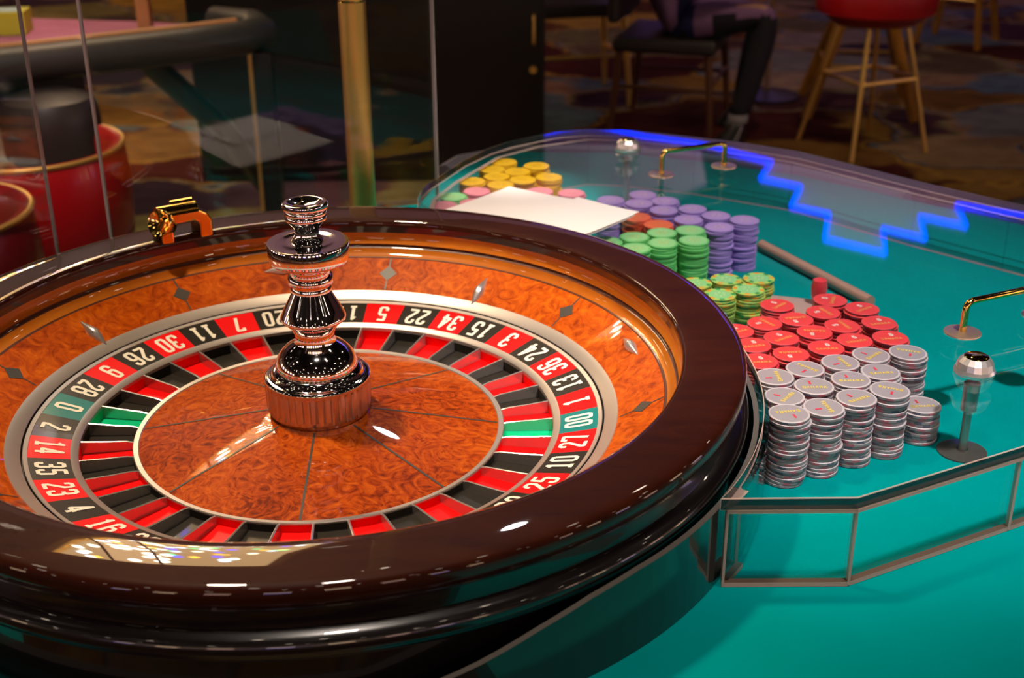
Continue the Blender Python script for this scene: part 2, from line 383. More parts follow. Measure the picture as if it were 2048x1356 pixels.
chandelier(-1.02, 3.3, .80, 1.7, 95, 'glowing rectangular crystal ceiling light, mirrored as glitter in the front of the wheel rim')
chandelier(-3.5, 6.0, 1.2, 1.8, 50, 'farther crystal ceiling light, mirrored in the right side of the wheel bowl')
dl_me = None
for iy in range(6):
    for ix in range(7):
        px, py = -4.6 + ix * 1.5 + random.uniform(-.5, .5), -5.0 + iy * 1.35 + random.uniform(-.45, .45)
        if dl_me is None:
            o = MB().lathe([(.0001, -.004), (.05, -.004), (.05, -.001)], 20).build('recessed_downlight', MAT['dl']); dl_me = o.data
        else:
            o = bpy.data.objects.new('recessed_downlight', dl_me); COL.objects.link(o)
        o.location = (px, py, CEIL - .001)
        tag(o, 'small round ceiling lamp, one of the many mirrored in the chrome turret', 'ceiling lamp', 'round ceiling lamps')

def slot(x, y, rz, col, label):  # machines added out of view; their glow brightens the chrome and brass
    o = empty('added_slot_light', (x, y, FLOOR), label, 'slot machine', 'added slot machine lights along the walls'); o.rotation_euler.z = rz
    c = MB().box((0, 0, .40), (.66, .56, .80)).box((0, .10, 1.15), (.66, .36, .70)).box((0, .14, 1.72), (.62, .28, .44)).build('body', MAT['cabinet'], o)
    MB().box((0, -.085, 1.16), (.54, .012, .50)).build('screen', MAT[col], o)
    MB().box((0, -.006, 1.72), (.56, .012, .34)).build('sign', MAT['shade2'], o)
    MB().box((0, -.20, .815), (.56, .14, .03)).build('button_deck', MAT['chromeb'], o)
names = {-PI / 2: 'left', 0: 'rear', PI / 2: 'right'}
for k in range(6): slot(-6.3, -3.8 + k * 1.15, PI / 2, ['scr1', 'scr2', 'scr3'][k % 3], f'added unseen slot machine light, {ORDN[k]} from the front along the left wall')
for k in range(8): slot(-3.8 + k * 1.2, -5.5, PI, ['scr2', 'scr1', 'scr3'][k % 3], f'added unseen slot machine light, {ORDN[k]} from the left along the front wall')
for k in range(6): slot(7.3, -3.8 + k * 1.15, -PI / 2, ['scr3', 'scr1', 'scr2'][k % 3], f'added unseen slot machine light, {ORDN[k]} from the front along the right wall')

# ================================================================== table
table = empty('roulette_table', (0.4, 0.2, FLOOR), 'teal felt roulette table carrying the wheel and the chips', 'table')
def tp(pts): return [(x - 0.4, y - 0.2) for x, y in pts]
TP = [(-.62, -.36), (.02, -.385), (.13, -.395), (.20, -.40), (.38, -.80), (1.9, -.80), (1.9, .55), (1.02, .60), (.80, .80), (.66, .93), (.50, 1.02), (.37, 1.07), (.20, 1.08), (.10, 1.02), (.075, .93), (.045, .79), (-.02, .775), (-.10, .68), (-.36, .39), (-.62, .1)]
MB().prism(tp(TP), TZ - 0.04 - FLOOR, TZ - FLOOR).build('felt_top', MAT['felt'], table)
MB().prism(tp([(-.5, -.36), (.2, -.36), (.42, -.68), (1.7, -.68), (1.7, .45), (.95, .5), (.4, .9), (.12, .85), (-.36, .25)]), TZ - 0.20 - FLOOR, TZ - 0.041 - FLOOR).build('apron', MAT['cabinet'], table)
for x, y in ((-.2, -.25), (1.5, -.5), (1.5, .3), (.2, .6)):
    MB().box((x - .4, y - .2, (TZ - .2 - FLOOR) / 2), (.12, .12, TZ - .2 - FLOOR)).build('leg', MAT['blackm'], table)
# grey bumper along the far edge
ed = [(.075, .985), (.10, 1.045), (.20, 1.105), (.37, 1.095), (.51, 1.045), (.67, .955), (.81, .825)]
bump_ = MB().tube([(x - .4, y - .2, TZ - .012 - FLOOR) for x, y in ed], .018, 8).build('edge_bumper', P('bumper_grey', (.22, .20, .22), .5), table, True)

# ================================================================== roulette wheel
wheel = empty('roulette', (0, 0, TZ), 'large wooden roulette wheel with red and black numbers and chrome turret', 'roulette wheel')
def W(o): o.location.z = -TZ; return o      # parts are written with the number ring at 0
N = 160
# outer body
W(MB().lathe([(.340, -.0495), (.400, -.0495), (.400, .012), (.4015, .018), (.407, .021), (.4095, .026), (.408, .032), (.403, .0355), (.3975, .038), (.3965, .050), (.3985, .055)], N).build('bowl_body', MAT['body'], wheel, True, 50))
# mahogany rim: crowned top, rounded outer edge
prof = [(.3985, .055), (.4025, .0595), (.4045, .064), (.4046, .0690), (.4034, .0730), (.4010, .0750), (.398, .0758), (.392, .07625), (.380, .0765), (.366, .07655), (.356, .0763), (.350, .0758), (.3470, .0746), (.3456, .0715), (.3462, .068)]
W(MB().lathe(prof, N).build('rim', MAT['rim'], wheel, True, 80))
W(MB().lathe([(.3462, .068), (.3470, .063), (.3474, .060)], N).build('rim_lip', MAT['body'], wheel, True, 60))
W(MB().lathe([(.3474, .060), (.3478, .056), (.3474, .0515), (.3462, .0495), (.3440, .0470)], N).build('upper_ball_track', MAT['track'], wheel, True, 80))
W(MB().lathe([(.3440, .0470), (.3452, .0450), (.3442, .0432), (.3420, .0422)], N).build('track_groove', MAT['trackdark'], wheel, True, 60))
W(MB().lathe([(.3420, .0422), (.3405, .0390), (.3372, .0360), (.3340, .0345)], N).build('lower_ball_track', MAT['track'], wheel, True, 80))
W(MB().lathe([(.3340, .0345), (.3325, .0335), (.3310, .0336)], N).build('track_lip', MAT['trackdark'], wheel, True, 60))
W(MB().lathe([(.3310, .0336), (.310, .0213), (.2886, .0088)], N).build('apron', MAT['apron'], wheel, True, 80))
W(MB().lathe([(.2886, .0088), (.2880, .0094), (.2762, .0030), (.2756, .0022)], N).build('silver_bowl_ring', MAT['silver'], wheel, True, 30))
W(MB().lathe([(.2756, .0022), (.2752, -.004), (.2742, -.004), (.2738, .0016)], N).build('ring_gap', MAT['line'], wheel))
W(MB().lathe([(.2738, .0016), (.2732, .0020), (.2697, .0006), (.2695, .0000)], N).build('number_ring_edge', MAT['silver'], wheel, True, 30))
W(MB().lathe([(.2337, -.0088), (.2334, -.0083), (.2275, -.0108), (.2266, -.0119), (.2264, -.0150)], N).build('silver_pocket_ring', MAT['silver'], wheel, True, 30))
W(MB().lathe([(.1790, -.0300), (.1786, -.0172), (.1778, -.0163), (.1735, -.0168), (.1727, -.0176)], N).build('silver_cone_ring', MAT['silver2'], wheel, True, 30))
cz = lambda r: -.0176 + (.1727 - r) / (.1727 - .048) * .0190
W(MB().lathe([(.1727, -.0176)] + [(r, cz(r)) for r in (.15, .12, .09, .06, .046)] + [(.02, .002)], N).build('wooden_cone', MAT['cone'], wheel, True, 60))
for k in range(8):
    a = math.radians(1.5 + 45 * k); h = .0011
    V = []; c, s_ = math.cos(a), math.sin(a)
    for r in (.050, .09, .13, .1722):
        for q in (-1, 1): V.append((r * c - q * h * s_, r * s_ + q * h * c, cz(r) + .0004))
    W(mesh('inlay_line', V, [(2 * j, 2 * j + 2, 2 * j + 3, 2 * j + 1) for j in range(3)], MAT['inlay'], wheel))
# apron inlays and diamond deflectors
az = lambda r: .0088 + (r - .2886) / (.3310 - .2886) * .0248
def apt(r, a, up_=0.0): return Vector((r * math.cos(a), r * math.sin(a), az(r) + up_))
for k in range(8):
    a = math.radians(37.5 + 45 * k); V = []; F = []
    dr, da = .0095, .0105 / .311
    V += [apt(.311 - dr, a, .0005), apt(.311, a + da, .0005), apt(.311 + dr, a, .0005), apt(.311, a - da, .0005)]; F.append((0, 3, 2, 1))
    for (r0, r1) in ((.290, .311 - dr), (.311 + dr, .3305)):
        b = len(V); e = .0009 / .311
        V += [apt(r0, a - e, .0004), apt(r1, a - e, .0004), apt(r1, a + e, .0004), apt(r0, a + e, .0004)]; F.append((b, b + 1, b + 2, b + 3))
    W(mesh('diamond_inlay', V, F, MAT['inlay'], wheel))
for k in range(8):
    a = math.radians(15.3 + 45 * k); radial = k % 2 == 1
    rc = .3015 if radial else .3195
    Lh, Wh, Hh = .0215, .0062, .0075
    u = Vector((math.cos(a), math.sin(a), .585)).normalized(); v = Vector((-math.sin(a), math.cos(a), 0)); n_ = u.cross(v)
    if not radial: u, v = v, u; n_ = n_ if n_.z > 0 else -n_
    if n_.z < 0: n_ = -n_
    c = apt(rc, a, .0002); V = []; F = []
    K = 8
    for j in range(K + 1):
        t = -1 + 2 * j / K; wv = max(.06, 1 - abs(t) ** 1.25)
        for q in range(5):
            th = PI * q / 4
            V.append(c + u * Lh * t + v * Wh * wv * math.cos(th) + n_ * Hh * wv * math.sin(th))
    for j in range(K):
        for q in range(4): F.append((j * 5 + q, j * 5 + q + 1, (j + 1) * 5 + q + 1, (j + 1) * 5 + q))
    W(mesh('deflector', V, F, MAT['chromek'], wheel, smooth=True, angle=60))
# numbers, cells, pockets, frets
SEQ = ['0', '28', '9', '26', '30', '11', '7', '20', '32', '17', '5', '22', '34', '15', '3', '24', '36', '13', '1', '00', '27', '10', '25', '29', '12', '8', '19', '31', '18', '6', '21', '33', '16', '4', '23', '35', '14', '2']
PH = math.radians(175.951); ST = 2 * PI / 38
nz = lambda r: (r - .2695) * (.0088 / .0358)
def fan(r0, r1, z0, z1, half, n=4):
    V = []; F = []
    for r, z in ((r0, z0), (r1, z1)):
        for j in range(n + 1):
            t = -half + 2 * half * j / n; V.append((r * math.cos(t), r * math.sin(t), z))
    for j in range(n): F.append((j, n + 1 + j, n + 2 + j, j + 1))
    return V, F
cellm = {}; pockm = {}; fret_me = None
for k, t in enumerate(SEQ):
    colr = 'green' if t in ('0', '00') else ('red' if k % 2 == 0 and k < 19 or k > 19 and k % 2 == 0 else 'black')
    REDS = {1, 3, 5, 7, 9, 12, 14, 16, 18, 19, 21, 23, 25, 27, 30, 32, 34, 36}
    if colr != 'green': colr = 'red' if int(t) in REDS else 'black'
    a = PH - ST * k
    if colr not in cellm:
        V, F = fan(.2337, .2695, nz(.2337), 0, ST / 2)
        V2, F2 = fan(.2337, .2695, nz(.2337) - .004, -.004, ST / 2)
        o = MB().add(V, F).add(V2, F2).build('number_cell', MAT[colr], wheel); cellm[colr] = o.data
        mb = MB(); hw = ST / 2 * .985
        V, F = fan(.1790, .2262, -.0250, -.0250, hw); mb.add(V, F)
        V, F = fan(.2262, .2266, -.0250, -.0150, hw); mb.add(V, F)
        V, F = fan(.1788, .1790, -.0185, -.0250, hw); mb.add(V, F)
        po = mb.build('pocket', MAT['p' + colr], wheel); pockm[colr] = po.data
    else:
        o = bpy.data.objects.new('number_cell', cellm[colr]); COL.objects.link(o); o.parent = wheel
        po = bpy.data.objects.new('pocket', pockm[colr]); COL.objects.link(po); po.parent = wheel
    W(o); o.rotation_euler.z = a; W(po); po.rotation_euler.z = a
    V, F = text2d(t, .0112, .0268, .0024, .0037)
    VV = []
    for v in V:
        r = .2512 - v.y; th = v.x / (.2512 - .5 * v.y * 0); VV.append((r * math.cos(th), r * math.sin(th), nz(r) + .0004))
    mesh('numeral', VV, F, MAT['ivory'], o)
    if fret_me is None:
        hw = .0011; V = []; F = []
        prof = [(.1765, -.0170, -.030), (.185, -.0150, -.030), (.205, -.0135, -.030), (.2262, -.0114, -.030)]
        for r, zt, zb in prof:
            V += [(r, -hw, zb), (r, -hw, zt - .0006), (r, 0, zt), (r, hw, zt - .0006), (r, hw, zb)]
        for j in range(3):
            for q in range(4): F.append((j * 5 + q, j * 5 + q + 1, (j + 1) * 5 + q + 1, (j + 1) * 5 + q))
        F += [(0, 1, 2, 3, 4)[::-1], (15, 16, 17, 18, 19)]
        fo = mesh('fret', V, F, MAT['fretm'], wheel, smooth=True, angle=40); fret_me = fo.data
    else:
        fo = bpy.data.objects.new('fret', fret_me); COL.objects.link(fo); fo.parent = wheel
    W(fo); fo.rotation_euler.z = a - ST / 2
# turret
tur = W(MB().lathe([(.0001, .001), (.0470, .0012), (.0478, .003), (.0490, .006)], 64).build('turret_base', MAT['chromeb'], wheel, True))
tb = MB()
NF = 44
V = []; F = []
for (r, z, m_) in ((.0490, .006, 0), (.0500, .010, 1), (.0506, .033, 1), (.0505, .036, 0), (.0508, .0385, 0)):
    for j in range(NF * 4):
        a = 2 * PI * j / (NF * 4); rr = r - (.0016 if m_ and j % 4 in (3,) else .0005 if m_ and j % 8 in (0, 1, 2) else 0); V.append((rr * math.cos(a), rr * math.sin(a), z))
K = NF * 4
for p_ in range(4):
    for j in range(K): F.append((p_ * K + j, p_ * K + (j + 1) % K, (p_ + 1) * K + (j + 1) % K, (p_ + 1) * K + j))
tb.add(V, F)
tb.build('fluted_collar', MAT['chromec'], tur, True, 12)
MB().lathe([(.0508, .0385), (.0503, .0402), (.0478, .0412), (.0455, .0405), (.0440, .0418), (.0432, .0450), (.0415, .0472), (.0385, .0478)], 64).build('collar_top', MAT['chrome'], tur, True, 60)
MB().lathe([(.0385, .0478), (.0395, .0500), (.0388, .0540), (.0365, .0590), (.0330, .0640), (.0285, .0685), (.0240, .0715), (.0212, .0735), (.0200, .0745)], 64).build('dome', MAT['chrome'], tur, True, 60)
MB().lathe([(.0200, .0745), (.0188, .0780), (.0190, .0830), (.0215, .0890), (.0262, .0940), (.0302, .0975), (.0308, .0992), (.0302, .1010), (.0262, .1090), (.0215, .1180), (.0178, .1255)], 64).build('vase', MAT['chrome'], tur, True, 50)
MB().lathe([(.0178, .1255), (.0192, .1262), (.0196, .1290), (.0186, .1310), (.0205, .1330), (.0212, .1370), (.0205, .1410), (.0186, .1425), (.0186, .1460), (.0200, .1480), (.0185, .1500), (.0150, .1545)], 64).build('neck_ring', MAT['chrome'], tur, True, 50)
MB().lathe([(.0150, .1545), (.0352, .1550), (.0362, .1560), (.0366, .1578), (.0380, .1722), (.0372, .1738), (.0240, .1745), (.0215, .1738), (.0150, .1745)], 64).build('disc', MAT['chrome'], tur, True, 40)
MB().lathe([(.0150, .1745), (.0140, .1765), (.0112, .1800), (.0110, .1850), (.0122, .1885), (.0165, .1930), (.0188, .1955), (.0192, .1985), (.0184, .2000), (.0192, .2015), (.0196, .2035), (.0190, .2048), (.0205, .2060), (.0213, .2085), (.0208, .2108), (.0185, .2120), (.0160, .2112), (.0120, .2092), (.0060, .2080), (.0001, .2078)], 64).build('finial', MAT['chrome'], tur, True, 50)

# brass bracket straddling the far rim
brk = empty('brass_bracket', (-.1915, .2985, .0768), 'polished brass arch bracket clamped on the far rim of the wheel', 'bracket')
ang = math.radians(122.6); brk.rotation_euler.z = ang - PI / 2   # local +y points outward
mb = MB()
arc_o = [(-.031, -.006), (-.031, .014), (-.026, .024), (-.017, .030), (.017, .030), (.026, .024), (.031, .014), (.031, -.006)]
arc_i = [(-.0155, -.006), (-.0155, .009), (-.0140, .0135), (-.010, .016), (.010, .016), (.0140, .0135), (.0155, .009), (.0155, -.006)]
V = []; F = []
for y in (-.010, .026):
    V += [(x, y, z) for x, z in arc_o] + [(x, y, z) for x, z in arc_i]
for j in range(7):
    F += [(j, j + 1, 8 + j + 1, 8 + j), (16 + j, 24 + j, 24 + j + 1, 16 + j + 1), (j, 16 + j, 16 + j + 1, j + 1), (8 + j, 8 + j + 1, 24 + j + 1, 24 + j)]
F += [(0, 8, 24, 16), (7, 23, 31, 15)]
o = mesh('arch', V, F, MAT['brass'], brk); bevel(o, .003, 3)
o = MB().tube([(-.028, .008, .0235), (.018, .008, .0235)], .0115, 20).build('barrel', MAT['brass'], brk, True)
o = MB().tube([(-.010, .012, .0345), (.016, .012, .0345)], .0038, 10).build('top_ridge', MAT['brass'], brk, True)
V = []; K = 24; F = []
for (r, d) in ((.0001, -.0065), (.009, -.0035), (.0135, .0003), (.0152, .0014), (.0160, 0), (.0158, -.004), (.0135, -.015), (.006, -.020)):
    for j in range(K):
        a = 2 * PI * j / K; V.append((r * math.cos(a), r * math.sin(a), d))
for p_ in range(7):
    for j in range(K): F.append((p_ * K + j, p_ * K + (j + 1) % K, (p_ + 1) * K + (j + 1) % K, (p_ + 1) * K + j))
cup = MB().add(V, F).build('cup', MAT['brass'], brk, True)
cup.location = (-.0300, -.004, .0195)
cup.rotation_euler = Vector((-.80, -.52, .38)).to_track_quat('Z', 'Y').to_euler()

# black guard wall round the wheel, top edge dipping towards the front
gd = MB(); A0, A1, K = -178, 78, 120
V = []; F = []; I = []
def gtop(a):
    pts = [(-178, -.030), (-78, -.022), (-67, -.003), (-60, .012), (-54, .021), (-48, .0245), (78, .0245)]
    for (x0, y0), (x1, y1) in zip(pts, pts[1:]):
        if x0 <= a <= x1: return y0 + (y1 - y0) * (a - x0) / (x1 - x0)
for j in range(K + 1):
    d = A0 + (A1 - A0) * j / K; a = math.radians(d); zt = gtop(d)
    for r, z in ((.4135, TZ), (.4135, zt), (.4185, zt), (.4185, TZ)): V.append((r * math.cos(a), r * math.sin(a), z))
for j in range(K):
    for q in range(3):
        F.append((j * 4 + q, j * 4 + q + 1, j * 4 + 4 + q + 1, j * 4 + 4 + q)); I.append(1 if q == 1 else 0)
F += [(0, 1, 2, 3), (K * 4 + 3, K * 4 + 2, K * 4 + 1, K * 4)]; I += [0, 0]
g = mesh('wheel_guard', V, F, [MAT['guard'], MAT['guardtop']], None, I)
tag(g, 'black curved guard wall with grey edge between wheel and felt', 'guard')

# ================================================================== acrylic chip cover
cover = empty('chip_cover', (0.5, 0.2, TZ), 'clear acrylic box cover with lid over the casino chips', 'chip cover')
def cl(pts): return [(x - .5, y - .2) for x, y in pts]
LB, LT = .0255, .0370
lidp = [(.352, -.2305), (.462, -.2300), (.624, -.1480), (1.02, .052), (1.10, .22), (.95, .418), (.863, .505), (.763, .606), (.69, .690), (.622, .766), (.553, .813), (.483, .849), (.425, .876), (.37, .896), (.31, .904), (.262, .892), (.22, .862), (.185, .835), (.155, .799), (.118, .735), (.092, .669), (.072, .622), (.063, .587), (.060, .550), (.062, .521), (.066, .470), (.0715, .4165)] + arc2(0, 0, .4215, 79, -31.5, 60)
lid = MB().prism(cl(lidp), LB - TZ, LT - TZ, 0, 1).build('lid', [MAT['lid'], MAT['edge'], MAT['edgel']], cover)
bv = lid.modifiers.new('bevel', 'BEVEL'); bv.width = .0009; bv.segments = 2; bv.limit_method = 'ANGLE'; bv.angle_limit = math.radians(70); bv.material = 2  # lighter bevel material paints a highlight along the lid edge
# side panels, each standing on the felt
def panel(a, b, th=.006):
    a = Vector(a); b = Vector(b); t = (b - a).normalized(); n_ = Vector((t.y, -t.x)) * -th
    q = [a, b, b + n_, a + n_]
    o = MB().prism(cl([(v.x, v.y) for v in q]), 0.0045, LB - TZ - .0005, 2, 0).build('side_panel', [MAT['wall'], MAT['edge'], MAT['edgel']], cover)
    e = MB().prism(cl([(v.x, v.y) for v in q]), 0.0003, 0.0045).build('bottom_edge', MAT['edgel'], o)
    o2 = MB().prism(cl([(v.x, v.y) for v in (a + n_ * -.35, b + n_ * -.35, b + n_ * .4, a + n_ * .4)]), LB - TZ - .0034, LB - TZ - .0004).build('painted_highlight', MAT['edgel'], o)  # pale strip painted in as the highlight line under the lid
    # glued corner seam
    MB().box((a.x - .5 - t.x * -.001, a.y - .2 + .003, (LB - TZ) / 2), (.0022, .0065, LB - TZ - .004)).build('corner_seam', MAT['edgel'], o)
pp = [(.3585, -.2275), (.4625, -.2275), (.624, -.1455), (1.00, .048)]
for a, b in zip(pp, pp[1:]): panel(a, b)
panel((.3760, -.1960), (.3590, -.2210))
back = [(1.0, .048), (1.07, .21), (.93, .405), (.845, .495), (.75, .593), (.61, .752), (.475, .835), (.365, .88), (.31, .888), (.23, .848), (.165, .787), (.105, .66), (.077, .58), (.077, .52), (.084, .44)]
for a, b in zip(back, back[1:]):
    a_ = Vector(a); b_ = Vector(b); t = (b_ - a_).normalized(); n_ = Vector((-t.y, t.x)) * .006
    MB().prism(cl([(v.x, v.y) for v in (a_, b_, b_ + n_, a_ + n_)]), 0.0003, LB - TZ - .0005, 1, 0).build('side_panel', [MAT['wall'], MAT['edgel']], cover)
# inner curved wall next to the wheel guard
V = []; F = []
for j in range(41):
    a = math.radians(76 - (76 + 27) * j / 40)
    for r, z in ((.4235, .0005), (.4235, LB - TZ - .0005), (.4275, LB - TZ - .0005), (.4275, .0005)): V.append((r * math.cos(a) - .5, r * math.sin(a) - .2, z))
for j in range(40):
    for q in range(3): F.append((j * 4 + q, j * 4 + q + 1, j * 4 + 5 + q, j * 4 + 4 + q))
mesh('curved_panel', V, F, MAT['wall'], cover)

def handle(name, f0, f1, label):
    o = bpy.data.objects.new(name, None); COL.objects.link(o); o.parent = cover; o.location = (f0[0] - .5, f0[1] - .2, LT - TZ); o['label'] = label
    d = Vector((f1[0] - f0[0], f1[1] - f0[1], 0)); h = Vector((0, 0, .034))
    MB().tube(rounded([Vector((0, 0, .001)), h, d + h, d + Vector((0, 0, .001))], .010, 6), .0036, 12).build('grip', MAT['brass'], o, True)
    for q in (Vector((0, 0, 0)), d):
        MB().lathe([(.0001, .0018), (.0035, .0020), (.016, .0018), (.0185, .0012), (.0188, 0)], 28, 0, q).build('foot_plate', MAT['plate'], o, True)
handle('handle', (.401, .652), (.496, .692), 'brass bow handle on the far part of the acrylic lid, near the purple chips')
handle('handle', (.649, .092), (.745, .135), 'brass bow handle on the lid beside the silver chips and the lock')
def lock(x, y, label):
    o = bpy.data.objects.new('cam_lock', None); COL.objects.link(o); o.parent = cover; o.location = (x - .5, y - .2, 0); o['label'] = label
    MB().lathe([(.0001, 0), (.024, 0), (.024, .0015), (.006, .003), (.0055, .004)], 32).build('base_plate', MAT['washer'], o, True)
    MB().lathe([(.0042, .003), (.0042, .045), (.0075, .047), (.0078, LB - TZ)], 16).build('shaft', P('lock_shaft', (.42, .38, .34), .3, .8), o, True)
    MB().lathe([(.0188, LT - TZ), (.0195, LT - TZ + .003), (.0180, LT - TZ + .006)], 32).build('ring', MAT['chromek'], o, True)
    V = []; F = []; K = 16
    for r, z in ((.0180, .006), (.0165, .012), (.0118, .0170)):
        for j in range(K):
            a = 2 * PI * j / K; V.append((r * math.cos(a), r * math.sin(a), LT - TZ + z))
    for p_ in range(2):
        for j in range(K): F.append((p_ * K + j, p_ * K + (j + 1) % K, (p_ + 1) * K + (j + 1) % K, (p_ + 1) * K + j))
    mesh('knob', V, F, MAT['chromek'], o)
    c = MB().lathe([(.0118, LT - TZ + .017), (.0100, LT - TZ + .0180), (.0001, LT - TZ + .0182)], 24).build('cylinder', MAT['brass'], o, True)
    MB().box((0, 0, LT - TZ + .0183), (.010, .0022, .0006), rz=.15).build('keyhole', MAT['line'], o)
lock(.630, -.002, 'chrome cam lock on a post beside the silver chips')
lock(.364, .780, 'chrome cam lock at the far end of the lid near the far handle')

# ================================================================== chips
CR, CH = .0193, .0033
def cmat(name, col, **k): return P(name, col, k.get('rough', .45), k.get('metal', 0), k.get('coat', .15))
CM = {
 'silver': [cmat('chip_silver', (.36, .31, .34)), P('chip_silver_edge', (.56, .50, .52), .4), cmat('chip_silver_red', (.58, .15, .20)), cmat('chip_silver_navy', (.13, .13, .20)), P('chip_silver_face', (.46, .42, .45), .25, .2, .5)],
 'red': [cmat('chip_red', (.42, .02, .03)), P('chip_red_edge', (.86, .06, .07), .4), cmat('chip_red_b', (.30, .10, .12)), cmat('chip_red_c', (.10, .03, .05)), P('chip_red_face', (.88, .06, .055), .3, 0, .3)],
 'ornate': [cmat('chip_lime', (.26, .36, .06)), P('chip_lime_edge', (.46, .72, .14), .4), cmat('chip_lime_orange', (.85, .36, .02)), cmat('chip_lime_green', (.0, .32, .08)), P('chip_lime_face', (.30, .74, .30), .35, 0, .3)],
 'green': [cmat('chip_green', (.12, .62, .16)), P('chip_green_edge', (.16, .62, .18), .5), None, None, P('chip_green_face', (.32, .74, .30), .5)],
 'purple': [cmat('chip_purple', (.36, .23, .66)), P('chip_purple_edge', (.42, .28, .70), .5), None, None, P('chip_purple_face', (.50, .33, .74), .5)],
 'yellow': [cmat('chip_yellow', (.86, .48, .0)), P('chip_yellow_edge', (.82, .47, .0), .5), None, None, P('chip_yellow_face', (.84, .48, .0), .5)],
 'pink': [cmat('chip_pink', (.74, .17, .22)), P('chip_pink_edge', (.80, .22, .28), .5), None, None, P('chip_pink_face', (.84, .27, .33), .5)],
 'orange': [cmat('chip_orange', (.86, .12, .04)), P('chip_orange_edge', (.88, .14, .05), .5), None, None, P('chip_orange_face', (.90, .17, .06), .5)],
}
for k_, v_ in CM.items():
    CM[k_] = [m if m else v_[0] for m in v_]
GOLD = P('chip_gold_print', (.82, .62, .10), .4); ORG = P('chip_orange_print', (.90, .45, .12), .4); WHT = P('chip_white_print', (.90, .86, .80), .5); RDP = P('chip_red_print', (.75, .04, .07), .4)
def chip_mesh(kind):
    n = 32; prof = [(CR - .0008, 0), (CR, .0005), (CR, CH - .0005), (CR - .0008, CH)]
    mb = MB(); K = n
    V = [(r * math.cos(2 * PI * j / n), r * math.sin(2 * PI * j / n), z) for r, z in prof for j in range(n)]
    F = []; I = []
    for p_ in range(3):
        for j in range(n):
            F.append((p_ * n + j, p_ * n + (j + 1) % n, (p_ + 1) * n + (j + 1) % n, (p_ + 1) * n + j))
            if p_ == 1: I.append(2 if j % 8 in (0, 1) and kind in ('silver', 'red', 'ornate') else 3 if j % 16 in (4, 5) else 0)
            else: I.append(1)
    ri = CR * {'ornate': .70, 'silver': .91}.get(kind, .86); b = len(V)
    V += [(ri * math.cos(2 * PI * j / n), ri * math.sin(2 * PI * j / n), CH) for j in range(n)]
    V += [(ri * .985 * math.cos(2 * PI * j / n), ri * .985 * math.sin(2 * PI * j / n), CH - .00015) for j in range(n)]
    for j in range(n):
        F.append((3 * n + j, 3 * n + (j + 1) % n, b + (j + 1) % n, b + j))
        I.append((2 if j % 8 in (0, 1) else 3 if j % 8 in (4, 5) else 1) if kind == 'ornate' else 1)
        F.append((b + j, b + (j + 1) % n, b + n + (j + 1) % n, b + n + j)); I.append(1)
    F.append(tuple(b + n + j for j in range(n))); I.append(4)
    F.append(tuple(range(n))[::-1]); I.append(1)
    me = bpy.data.meshes.new(kind + '_chip'); me.from_pydata(V, [], F); me.update()
    for m in CM[kind]: me.materials.append(m)
    for p_, i in zip(me.polygons, I): p_.material_index = i
    return me
CHIP = {k: chip_mesh(k) for k in CM}
def print_mesh(kind):
    mb = MB(); z = CH + .00015
    def put(V, F, ox, oy, i):
        mb.add([(v.x + ox, v.y + oy, z) for v in V], F, i)
    if kind == 'silver':
        V, F = text2d('SAHARA', .0033, .0048, .0008, .0009); put(V, F, 0, -.0035, 0)
        V, F = text2d('1', .0046, .0068, 0, .0018); put(V, F, -.003, .0066, 1)
        return mb, [GOLD, RDP]
    if kind == 'red':
        V, F = text2d('SAHARA', .0033, .0048, .0008, .0009); put(V, F, 0, -.0032, 0)
        V, F = text2d('5', .0046, .0070, 0, .0016); put(V, F, .003, .0066, 1)
        return mb, [ORG, WHT]
    # small worn gilt rosette in the middle of the plain table chips
    for j in range(6):
        a = j * PI / 3
        mb.add([(.0030 * math.cos(a), .0030 * math.sin(a), z), (.0062 * math.cos(a - .25), .0062 * math.sin(a - .25), z), (.0070 * math.cos(a), .0070 * math.sin(a), z), (.0062 * math.cos(a + .25), .0062 * math.sin(a + .25), z)], [(0, 1, 2, 3)])
    mat = {'green': P('gilt_on_green', (.78, .70, .20), .4), 'purple': P('gilt_on_purple', (.78, .58, .52), .4), 'yellow': P('gilt_on_yellow', (.50, .25, .0), .4), 'pink': P('gilt_on_pink', (.70, .30, .24), .4), 'orange': P('gilt_on_orange', (.86, .36, .06), .4), 'ornate': P('lime_print', (.70, .80, .40), .4)}[kind]
    return mb, [mat]
PRINT = {}
def add_print(kind, o):
    nm = 'lettering' if kind in ('silver', 'red') else 'emblem'
    if kind not in PRINT:
        mb, mats = print_mesh(kind); c = mb.build(nm, mats, o); PRINT[kind] = c.data
    else:
        c = bpy.data.objects.new(nm, PRINT[kind]); COL.objects.link(c); c.parent = o
ORD = ['first', 'second', 'third', 'fourth', 'fifth', 'sixth', 'seventh', 'eighth', 'ninth', 'tenth', 'eleventh', 'twelfth', 'thirteenth', 'fourteenth', 'fifteenth', 'sixteenth', 'seventeenth', 'eighteenth', 'nineteenth', 'twentieth', 'twenty-first']
rest = MB(); REST_MATS = []; REST_IDX = {}
def rest_idx(m):
    if m.name not in REST_IDX: REST_IDX[m.name] = len(REST_MATS); REST_MATS.append(m)
    return REST_IDX[m.name]
CNAME = {'silver': 'silver', 'red': 'red', 'ornate': 'speckled lime', 'green': 'plain green', 'purple': 'purple', 'yellow': 'yellow', 'pink': 'pink', 'orange': 'orange'}
